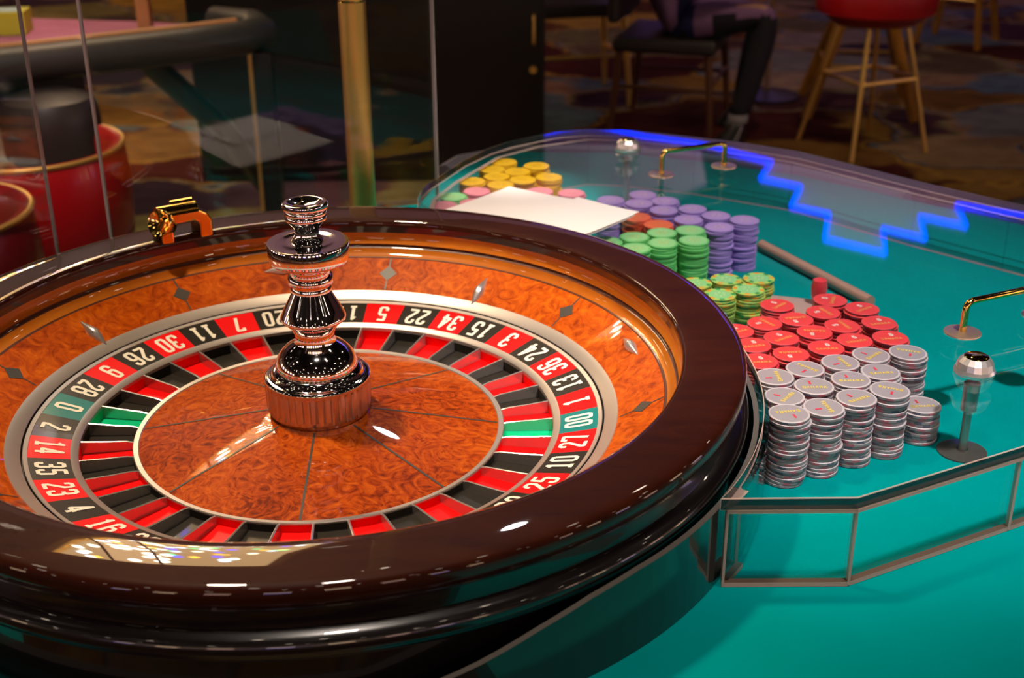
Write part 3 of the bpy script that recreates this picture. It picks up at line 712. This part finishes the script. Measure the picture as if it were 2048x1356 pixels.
def stack(kind, x, y, n, vis, where, jit=.0007, rot=None, z0=TZ):
    """n chips high, the top `vis` ones as things of their own"""
    for q in range(n):
        top = n - 1 - q
        px, py = x + random.gauss(0, jit), y + random.gauss(0, jit); a = random.uniform(0, 2 * PI)
        if top == 0 and rot is not None: a = rot
        z = z0 + .0003 + q * (CH + .00005)
        if top < vis:
            o = bpy.data.objects.new(kind + '_chip', CHIP[kind]); COL.objects.link(o)
            o.location = (px, py, z); o.rotation_euler.z = a
            lab = f'{CNAME[kind]} chip on top, {where}' if top == 0 else f'{CNAME[kind]} chip, {ORD[top]} from the top, {where}'
            tag(o, lab, 'chip', f'{CNAME[kind]} casino chips under the lid')
            if top == 0: add_print(kind, o)
        else:
            m_s = rest_idx(CM[kind][0]); m_e = rest_idx(CM[kind][1])
            rest.lathe([(.0001, 0), (CR - .0008, 0), (CR, .0005), (CR, CH - .0005), (CR - .0008, CH), (.0001, CH)], 20, 0, (px, py, z), ii=[m_e, m_e, m_s, m_e, m_e])

SILV = [(.4447, -.0523), (.4802, -.0338), (.5154, -.0149), (.5519, .0015), (.4477, -.0105), (.4811, .0114), (.5188, .025), (.5553, .0414), (.4467, .0318), (.4815, .0515), (.5191, .065), (.555, .0827), (.5948, .0869)]
SROT = [3.3, 1.75, .5, 2.7, .9, 0, .0, .1, 1.6, 2.3, 1.85, .75, 2.75]
rows = [('front row of silver chips', 4), ('middle row of silver chips', 4), ('back row of silver chips', 5)]
k = 0
for rn, cnt in rows:
    for j in range(cnt):
        x, y = SILV[k]
        vis = 20 if rn.startswith('front') else (11 if k == 12 else 2)
        stack('silver', x, y, 20 if k else 21, vis, f'{ORD[j]} stack from the wheel, {rn}', rot=SROT[k]); k += 1
stack('silver', .5942, .0279, 11, 11, 'short silver stack nearest the lock', rot=.05)
RED = [(.4466, .1055), (.483, .1222), (.5222, .1378), (.558, .1563), (.5992, .1633), (.4453, .1454), (.481, .1636), (.5192, .1777), (.5547, .1962), (.5983, .205), (.4339, .1838), (.469, .2029), (.5069, .2157), (.5423, .2342), (.5884, .2438), (.4937, .254), (.5588, .2707)]
RROT = [.1, 3.2, .05, .3, .1, .2, .6, 3.0, 1.9, .2, .5, 2.1, 3.3, 2.0, .6, .8, 1.2]
k = 0
for rn, cnt in (('first red row', 5), ('second red row', 5), ('third red row', 5), ('farthest red row', 2)):
    for j in range(cnt):
        stack('red', RED[k][0], RED[k][1], 15, 3, f'{ORD[j]} stack from the wheel, {rn}', rot=RROT[k]); k += 1
for j, (x, y) in enumerate([(.4371, .3143), (.4738, .3304), (.4131, .3521), (.4514, .3636), (.492, .366)]):
    stack('ornate', x, y, 12, 9 if j in (1, 4) else 4, ['front left stack, at the wheel rim', 'front stack, nearest the red chips', 'back left stack, at the wheel rim', 'back middle stack of the five', 'back right stack, nearest the brown rod'][j])
for j, (x, y) in enumerate([(.4197, .4307), (.3781, .4224), (.4201, .4707), (.381, .4623), (.345, .4449), (.3422, .4048), (.3091, .4272)]):
    stack('green', x, y, 20, [14, 6, 2, 2, 2, 2, 1][j], ['front stack beside the purple chips', 'front stack touching the rim edge, middle', 'back stack beside the purple chips', 'back middle stack', 'back stack below the orange chips', 'front stack by the rim, under the papers', 'stack half under the paper corner'][j])
for j, (x, y) in enumerate([(.4592, .4832), (.496, .509), (.4227, .5133), (.4336, .5578), (.4615, .5291), (.3937, .5545), (.4012, .5938), (.3726, .6224), (.3258, .5995), (.3625, .5837)]):
    stack('purple', x, y, 20, [15, 16, 2, 2, 2, 2, 1, 2, 2, 1][j], ['tall near stack beside the green chips', 'tall stack at the right end of the purple', 'stack behind the green chips', 'middle stack below the far handle', 'stack behind the two tall ones', 'stack beside the orange chips', 'stack under the far handle', 'farthest stack of the purple', 'stack at the paper tip', 'stack beside the paper, in the middle'][j])
for j, (x, y) in enumerate([(.3569, .5353), (.3821, .5043)]):
    stack('orange', x, y, 19, 2, ['far stack touching the paper tip', 'near stack behind the green chips'][j])
for j, (x, y) in enumerate([(.1763, .7771), (.159, .741), (.1965, .727), (.1307, .682), (.1656, .7015), (.2246, .7554), (.2419, .6975), (.2031, .6875), (.1723, .6621)]):
    stack('yellow', x, y, 21, 2, ['farthest stack of the pile', 'second stack along the far lid edge', 'stack in the middle of the pile', 'stack nearest the glass shield', 'stack behind the pink chips', 'far stack at the right of the pile', 'right stack behind the paper peak', 'near stack behind the paper', 'nearest stack, beside the pink chips'][j])
for j, (x, y) in enumerate([(.1374, .6426), (.0934, .5799), (.1338, .5893), (.228, .6417), (.2722, .6322)]):
    stack('pink', x, y, 20, 2, ['stack in front of the yellow pile', 'stack at the rounded lid end by the rim', 'stack touching the paper corner', 'stack behind the paper peak', 'stack standing alone beyond the paper'][j])
stack('green', .1059, .6179, 20, 2, 'lone green stack between yellow and pink chips')
ro = rest.build('stacked_chips', REST_MATS); ro['kind'] = 'stuff'
tag(ro, 'lower chips of all the stacks, mostly hidden below the top chips', 'chips')

# things lying by the chips
def sheet(name, corners, label, lift=0.0, curl=.004, n=10):
    a, b, c, d = [Vector((*q, LT + .0006 + lift)) for q in corners]; V = []; F = []
    for i in range(n + 1):
        for j in range(n + 1):
            s_, t = i / n, j / n
            p_ = (a * (1 - s_) + b * s_) * (1 - t) + (d * (1 - s_) + c * s_) * t
            p_.z += curl * (abs(2 * s_ - 1) ** 3 * .5 + (t ** 4) * .6); V.append(p_)
    m_ = (n + 1) ** 2; V += [v - Vector((0, 0, .0004)) for v in V]
    for i in range(n):
        for j in range(n):
            q = i * (n + 1) + j; F.append((q, q + n + 1, q + n + 2, q + 1)); F.append((m_ + q, m_ + q + 1, m_ + q + n + 2, m_ + q + n + 1))
    return tag(mesh(name, V, F, MAT['paper'], smooth=True), label, 'paper', 'papers on the chip cover')
sheet('paper_sheet', [(.060, .455), (.184, .593), (.272, .527), (.235, .360)], 'white paper sheet nearest the pink chips, its peak towards the yellow pile')
sheet('paper_sheet', [(.175, .445), (.276, .535), (.352, .465), (.268, .372)], 'white paper sheet nearest the purple chips, lying over the other sheet', .0026)
sheet('paper_sheet', [(.185, .436), (.276, .528), (.346, .458), (.262, .364)], 'white paper sheet just under the top sheet, only its lower edge showing', .0004)
tag(MB().tube([(.535, .573, -.0418), (.633, .365, -.0418)], .0078, 12).build('rod', MAT['rod'], smooth=True), 'brown round stick lying on the felt behind the red chips', 'stick')
bk = empty('acrylic_rack', (.535, .33, TZ), 'low clear acrylic block on the felt between red chips and brown stick', 'rack')
MB().box((0, -.01, .012), (.050, .050, .023), rz=-.3).build('block', [MAT['wall']], bk)
MB().box((.0, -.01, .0245), (.052, .052, .0016), rz=-.3).build('rim', [MAT['edgel']], bk)
bk.location = (.523, .325, TZ)
mk = MB().lathe([(.0001, 0), (.0095, 0), (.0098, .003), (.0065, .012), (.006, .026), (.0088, .036), (.0098, .048), (.0080, .056), (.0001, .0595)], 20, 0, (.5560, .3190, TZ + .0003)).build('marker', MAT['redm'], smooth=True)
tag(mk, 'small red upright win marker standing behind the red chips', 'marker')

# ================================================================== glass shield and brass pole
SH0, SHD = Vector((.0785, .7445)), Vector((-.66, -.75)).normalized(); SHN = Vector((.75, -.66))
def shield(t0, t1, label):
    a = SH0 + SHD * t0; b = SH0 + SHD * t1; o = empty('glass_shield', ((a.x + b.x) / 2, (a.y + b.y) / 2, TZ), label, 'glass panel', None)
    a = a - Vector(o.location[:2]); b = b - Vector(o.location[:2]); n_ = SHN.normalized() * -.006; hh = 1.0
    q = [a, b, b + n_, a + n_]
    MB().prism([(v.x, v.y) for v in q], .0005, hh).build('pane', [MAT['glass']], o)
    for e in (a, b):
        t = (b - a).normalized() * (.0016 if e == a else -.0016)
        MB().prism([(e.x - t.x * .05, e.y - t.y * .05), (e.x + t.x, e.y + t.y), (e.x + t.x + n_.x * 1.04, e.y + t.y + n_.y * 1.04), (e.x + n_.x * 1.04, e.y + n_.y * 1.04)], .0005, hh + .0005).build('edge', MAT['gedge'], o)
shield(0, .553, 'tall clear glass shield behind the wheel, in front of the brass pole')
shield(.622, 1.10, 'tall clear glass shield past the gap, left of the other pane')
pole = empty('brass_pole', (-.0305, .688, TZ), 'shiny brass pole standing behind the wheel beside the glass shield', 'pole')
MB().lathe([(.0001, 0), (.034, 0), (.034, .006), (.022, .010)], 40).build('base', MAT['brass2'], pole, True, 40)
MB().lathe([(.0192, .008), (.0192, .3260)], 40).build('lower_tube', MAT['brass2'], pole, True)
MB().lathe([(.0192, .3260), (.0186, .3268), (.0186, .3280), (.0192, .3290)], 40).build('joint', MAT['brass'], pole, True)
MB().lathe([(.0192, .3290), (.0192, 1.3), (.0001, 1.3)], 40).build('upper_tube', MAT['brass2'], pole, True)

# ================================================================== behind: stools, card table, cabinet
def stool(x, y, rz, label, seat_m, base_m, leg_m, leg_r, back=None, h=.655, group='red casino stools', R=.205, foot=.24, pipe=True, rail=.40):
    o = empty('bar_stool', (x, y, FLOOR), label, 'stool', group); o.rotation_euler.z = rz
    MB().lathe([(.0001, h - .02), (R * .9, h - .02), (R, h - .01), (R * 1.02, h + .02), (R * 1.03, h + .07), (R * 1.0, h + .105), (R * .9, h + .128), (R * .6, h + .14), (.0001, h + .145)], 40).build('seat', seat_m, o, True)
    MB().lathe([(.0001, h - .055), (R * .72, h - .055), (R * .8, h - .04), (R * .86, h - .02)], 32).build('seat_base', base_m, o, True)
    if pipe: MB().tube([((R * 1.01) * math.cos(2 * PI * j / 40), (R * 1.01) * math.sin(2 * PI * j / 40), h - .008) for j in range(41)], .006, 6, cap=False).build('piping', MAT['piping'], o, True)
    for j in range(4):
        a = PI / 2 * j; c, s_ = math.cos(a), math.sin(a)
        MB().tube([(R * .55 * c, R * .55 * s_, h - .05), (foot * c, foot * s_, .0)], [leg_r, leg_r * .85], 10).build('leg', leg_m, o, True)
    q = []
    for j in range(5):
        a = PI / 2 * j; rr = foot - (foot - R * .55) * (rail + .02); q.append((rr * math.cos(a), rr * math.sin(a), h * rail))
    MB().tube(q, .009, 8).build('foot_rail', MAT['brass2'], o, True)
    if back:
        V = []; F = []; K = 20
        for j in range(K + 1):
            a = -1.15 + 2.3 * j / K; e = 1 - (abs(j - K / 2) / (K / 2)) ** 3
            for r, z in ((R * 1.02, h + .12), (R * 1.14, h + .14), (R * 1.22, h + .17 + .22 * e), (R * 1.10, h + .18 + .24 * e), (R * .98, h + .16 + .2 * e)):
                V.append((r * math.cos(a), r * math.sin(a), z))
        for j in range(K):
            for q_ in range(5): F.append((j * 5 + q_, j * 5 + (q_ + 1) % 5, j * 5 + 5 + (q_ + 1) % 5, j * 5 + 5 + q_))
        F += [(0, 1, 2, 3, 4)[::-1], tuple(K * 5 + q_ for q_ in range(5))]
        mesh('backrest', V, F, back, o, smooth=True, angle=60)
    return o
stool(1.585, 3.88, math.radians(-112), 'brass legged stool with red round seat on the dark carpet', MAT['redv'], MAT['redd'], MAT['brass2'], .0105, foot=.25, h=.545, R=.225, pipe=False, rail=.52)
stool(1.72, 4.50, math.radians(-55), 'wooden legged stool right behind the brass legged red one', MAT['blackv'], MAT['blackm'], MAT['woodl'], .027, h=.54, foot=.32, R=.20)
stool(2.62, 5.95, math.radians(-80), 'farthest stool, only its wooden legs in view at the top edge', MAT['redd'], MAT['blackm'], MAT['woodl'], .022, h=.62)
def tub_chair(x, y, rz, label, m_):
    o = empty('tub_chair', (x, y, FLOOR), label, 'chair', 'red tub chairs'); o.rotation_euler.z = rz
    V = []; F = []; K = 36; R = .2
    sec = [(R * .93, .44), (R * 1.0, .47), (R * 1.03, .56), (R * 1.0, .645), (R * .96, .66), (R * .90, .655), (R * .86, .63), (R * .84, .50)]
    for j in range(K + 1):
        a = math.radians(-130 + 260 * j / K)
        for r, z in sec: V.append((r * math.cos(a), r * math.sin(a), z))
    n = len(sec)
    for j in range(K):
        for q in range(n): F.append((j * n + q, j * n + (q + 1) % n, j * n + n + (q + 1) % n, j * n + n + q))
    F += [tuple(range(n))[::-1], tuple(K * n + q for q in range(n))]
    mesh('back_shell', V, F, m_, o, smooth=True, angle=50)
    MB().lathe([(.0001, .43), (R * .86, .43), (R * .92, .45), (R * .84, .53), (.0001, .55)], 32).build('seat', MAT['redd'], o, True)
    for r, z in ((R * .99, .655), (R * .975, .452)):
        MB().tube([(r * math.cos(math.radians(-130 + 260 * j / K)), r * math.sin(math.radians(-130 + 260 * j / K)), z) for j in range(K + 1)], .0055, 6).build('piping', MAT['piping'], o, True)
    MB().lathe([(.0001, .43), (.03, .43), (.03, .03), (.19, .012), (.19, 0), (.0001, 0)], 28).build('pedestal', MAT['blackm'], o, True, 40)
tub_chair(-.90, 1.13, math.radians(-60), 'dark red tub chair at the left edge, in front of the brighter one', MAT['redd'])
tub_chair(-.855, 1.59, math.radians(-75), 'red tub chair with gold piping just behind the glass shield', MAT['redv'])
stool(-.955, 2.02, 2.6, 'black stool with round backrest tucked under the card table rail', MAT['blackv'], MAT['blackm'], MAT['blackm'], .013, None, h=.53, R=.118, foot=.16, pipe=False, group='black stools')

ct = empty('card_table', (-1.2, 2.2, FLOOR), 'purple felt card table with black padded armrest behind the glass', 'table')
def c2(pts): return [(x + 1.2, y - 2.2) for x, y in pts]
TT = -.085 - FLOOR
MB().prism(c2([(-2.2, 1.36), (-1.079, 2.065), (-.66, 2.33), (-.58, 2.42), (-.62, 2.52), (-.85, 2.60), (-1.3, 2.68), (-2.3, 2.62)]), TT - .04, TT - .008).build('felt_top', MAT['purplef'], ct)
rl = [(-2.2, 1.32), (-1.65, 1.66), (-1.079, 2.03), (-.66, 2.29), (-.54, 2.38), (-.50, 2.47), (-.54, 2.56), (-.66, 2.62)]
MB().tube([(x + 1.2, y - 2.2, TT - .015) for x, y in rl], .046, 16).build('armrest', MAT['blackv'], ct, True)
MB().tube([(x + 1.2 - .012, y - 2.2 + .022, TT + .027) for x, y in rl[:5]], .010, 8).build('wood_trim', MAT['woodt'], ct, True)
MB().prism(c2([(-2.1, 1.6), (-1.1, 2.18), (-.95, 2.3), (-1.0, 2.45), (-1.4, 2.55), (-2.2, 2.5)]), TT - .20, TT - .041).build('apron', MAT['cabinet'], ct)
MB().tube([(.38, .20, TT - .06), (.49, .62, TT - .38), (.56, 1.0, .02)], .035, 12).build('leg', MAT['blackm'], ct, True)
MB().box((.705, .23, (TT - .06) / 2), (.052, .052, TT - .06)).build('leg', MAT['blackm'], ct)
MB().box((.676, .203, (TT - .06) / 2), (.010, .010, TT - .06)).build('brass_strip', MAT['brass2'], ct)
MB().tube([(-.35, .05, TT - .2), (-.40, .10, .0)], .06, 12).build('pedestal', MAT['blackm'], ct, True)
pl = empty('placard', (-1.225, 2.44, -.0915), 'yellow framed placard standing on the purple card table', 'sign')
MB().box((0, 0, .030), (.19, .09, .06), rz=.12).build('frame', MAT['yellow'], pl)
MB().box((0, .0, .0605), (.15, .06, .002), rz=.12).build('face', MAT['bluew'], pl)
post = tag(MB().box((-.825, 2.50, .088), (.035, .035, .36)).build('wooden_post', MAT['woodt']), 'light wooden post standing at the far end of the card table', 'post')

cab = empty('black_cabinet', (-.32, 3.75, FLOOR), 'tall black cabinet behind the glass shield, with small brass handle', 'cabinet')
o = MB().box((0, .02, .87), (1.26, .62, 1.74)).build('carcass', MAT['cabinet'], cab); bevel(o, .006)
for sx in (-1, 1):
    d_ = MB().box((sx * .3135, -.30, .88), (.617, .022, 1.66)).build('door', MAT['cabinet'], cab); bevel(d_, .004)
    if sx > 0:
        MB().tube(rounded([(.590, -.312, .505), (.590, -.345, .505), (.590, -.345, .60), (.590, -.312, .60)], .012, 4), .006, 8).build('handle', MAT['brass2'], d_, True)
        MB().tube([(.588, -.311, .41), (.588, -.318, .41)], .013, 14).build('keyhole', MAT['brass2'], d_, True)

# dark chairs beyond the table
def chair(x, y, rz, label, seat_m, back_m, leg_m, sh=.42):
    o = empty('dining_chair', (x, y, FLOOR), label, 'chair', 'dark chairs across the room'); o.rotation_euler.z = rz
    s_ = MB().box((0, 0, sh), (.44, .42, .06)).build('seat', seat_m, o); bevel(s_, .02, 3)
    b_ = MB().box((0, .21, sh + .30), (.42, .05, .44)).build('backrest', back_m, o); bevel(b_, .02, 3)
    for sx in (-1, 1):
        for sy in (-1, 1):
            MB().tube([(sx * .19, sy * .18, sh - .03), (sx * .215, sy * .21, 0)], [.017, .012], 8).build('leg', leg_m, o, True)
        MB().tube([(sx * .2, -.19, .2), (sx * .2, .19, .2)], .009, 8).build('stretcher', leg_m, o, True)
    MB().tube([(-.2, -.195, .22), (.2, -.195, .22)], .009, 8).build('stretcher', leg_m, o, True)
    return o
chair(.47, 4.75, .2, 'dark chair with thin brass stretcher right of the cabinet', MAT['blackv'], MAT['blackv'], MAT['brass2'])
chair(.86, 4.22, PI / 2 * .8, 'dark wooden chair on which the person in stripes sits', MAT['blackv'], MAT['blackv'], MAT['woodt2'], .37)
st = empty('brass_stand', (1.36, 4.72, FLOOR), 'thin brass post on a ring foot behind the brass legged stool', 'stand')
MB().tube([(0, 0, .02), (0, 0, .95)], .014, 10).build('post', MAT['plate'], st, True)
MB().lathe([(.0001, 0), (.15, 0), (.15, .012), (.02, .035)], 28).build('foot', MAT['blackm'], st, True)

# seated person in a striped top (only hips, thighs and feet reach into the picture)
def person():
    o = empty('person', (.84, 4.17, FLOOR), 'person in lavender and navy striped top, dark trousers and shoes, seated', 'person')
    J = {'pel': ((0, 0, .46), .125), 'wa': ((-.01, .03, .62), .125), 'ch': ((0, .03, .84), .145), 'nk': ((.01, .02, .99), .055), 'hd': ((.03, 0, 1.10), .088), 'tp': ((.03, 0, 1.19), .07),
         'hl': ((.03, -.10, .455), .088), 'kl': ((.37, -.18, .50), .060), 'al': ((.25, -.27, .10), .040),
         'hr': ((.03, .09, .455), .088), 'kr': ((.38, .06, .47), .060), 'ar': ((.32, .08, .10), .040),
         'sl': ((.0, -.17, .92), .055), 'el': ((.08, -.24, .66), .042), 'wl': ((.28, -.18, .58), .028), 'fl': ((.36, -.16, .57), .032),
         'sr': ((.0, .20, .92), .055), 'er': ((.08, .27, .66), .042), 'wr': ((.29, .16, .60), .028), 'fr': ((.37, .13, .58), .032)}
    E = [('pel', 'wa'), ('wa', 'ch'), ('ch', 'nk'), ('nk', 'hd'), ('hd', 'tp'), ('pel', 'hl'), ('hl', 'kl'), ('kl', 'al'), ('pel', 'hr'), ('hr', 'kr'), ('kr', 'ar'),
         ('ch', 'sl'), ('sl', 'el'), ('el', 'wl'), ('wl', 'fl'), ('ch', 'sr'), ('sr', 'er'), ('er', 'wr'), ('wr', 'fr')]
    ks = list(J); me = bpy.data.meshes.new('body'); bm = bmesh.new(); sk = bm.verts.layers.skin.verify(); vs = {}
    for k_ in ks:
        v = bm.verts.new(J[k_][0]); v[sk].radius = (J[k_][1], J[k_][1]); v[sk].use_root = k_ == 'pel'; vs[k_] = v
    for a, b in E: bm.edges.new((vs[a], vs[b]))
    bm.to_mesh(me); bm.free()
    b = bpy.data.objects.new('body_cage', me); COL.objects.link(b)
    b.modifiers.new('skin', 'SKIN'); m_ = b.modifiers.new('sub', 'SUBSURF'); m_.levels = 2; m_.render_levels = 2
    dg = bpy.context.evaluated_depsgraph_get(); ev = b.evaluated_get(dg)
    me2 = bpy.data.meshes.new_from_object(ev); me2.name = 'body'
    bpy.data.objects.remove(b)
    body = bpy.data.objects.new('body', me2); COL.objects.link(body); body.parent = o
    me2.materials.clear()
    for m_ in (MAT['lav'], MAT['navy'], P('dark_trousers', (.010, .010, .016), .9), P('skin', (.45, .24, .16), .5)): me2.materials.append(m_)
    for p_ in me2.polygons:
        c = p_.center; p_.use_smooth = True
        if c.z > .985 or (c.x > .22 and .53 < c.z < .66): p_.material_index = 3
        elif c.z < .50 and (c.x > .13) or c.z < .42: p_.material_index = 2
        else: p_.material_index = 1 if .0 < c.x < .075 else 0
    SHOE = P('shoe_black', (.012, .012, .012), .25, 0, .4); SOCK = P('grey_sock', (.30, .29, .30), .8)
    for a, dz in (((.25, -.27), .0), ((.32, .08), .0)):
        s_ = MB().lathe([(.0001, 0), (.036, 0), (.044, .012), (.042, .04), (.036, .075), (.030, .10), (.0001, .10)], 18).build('shoe', SHOE, o, True)
        for v in s_.data.vertices:
            t = max(0, .09 - v.co.z) / .09; v.co.y *= 1 + .1 * t
            v.co.x = v.co.x * (1 + .9 * t) - .045 * t
        s_.location = (a[0], a[1], .0); s_.rotation_euler.z = .5
        MB().lathe([(.0385, .095), (.0395, .10), (.0405, .125), (.038, .13)], 16, 0, (0, 0, 0)).build('sock', SOCK, s_, True)
    hair = MB().lathe([(.0001, .10), (.05, .09), (.085, .05), (.098, 0), (.094, -.05), (.08, -.07)], 20).build('hair', P('dark_hair', (.02, .012, .008), .6), o, True)
    hair.location = (.02, 0, 1.13)
    for sy in (-1, 1):
        MB().lathe([(.0001, .009), (.008, .005), (.009, 0), (.0001, -.008)], 10, 0, (.112, .032 * sy, 1.12)).build('eye', MAT['line'], o, True)
    MB().tube([(.108, 0, 1.125), (.132, 0, 1.085), (.112, 0, 1.078)], [.007, .013, .008], 8).build('nose', me2.materials[3], o, True)
    MB().box((.108, 0, 1.05), (.012, .045, .008)).build('mouth', MAT['redd'], o)
person()
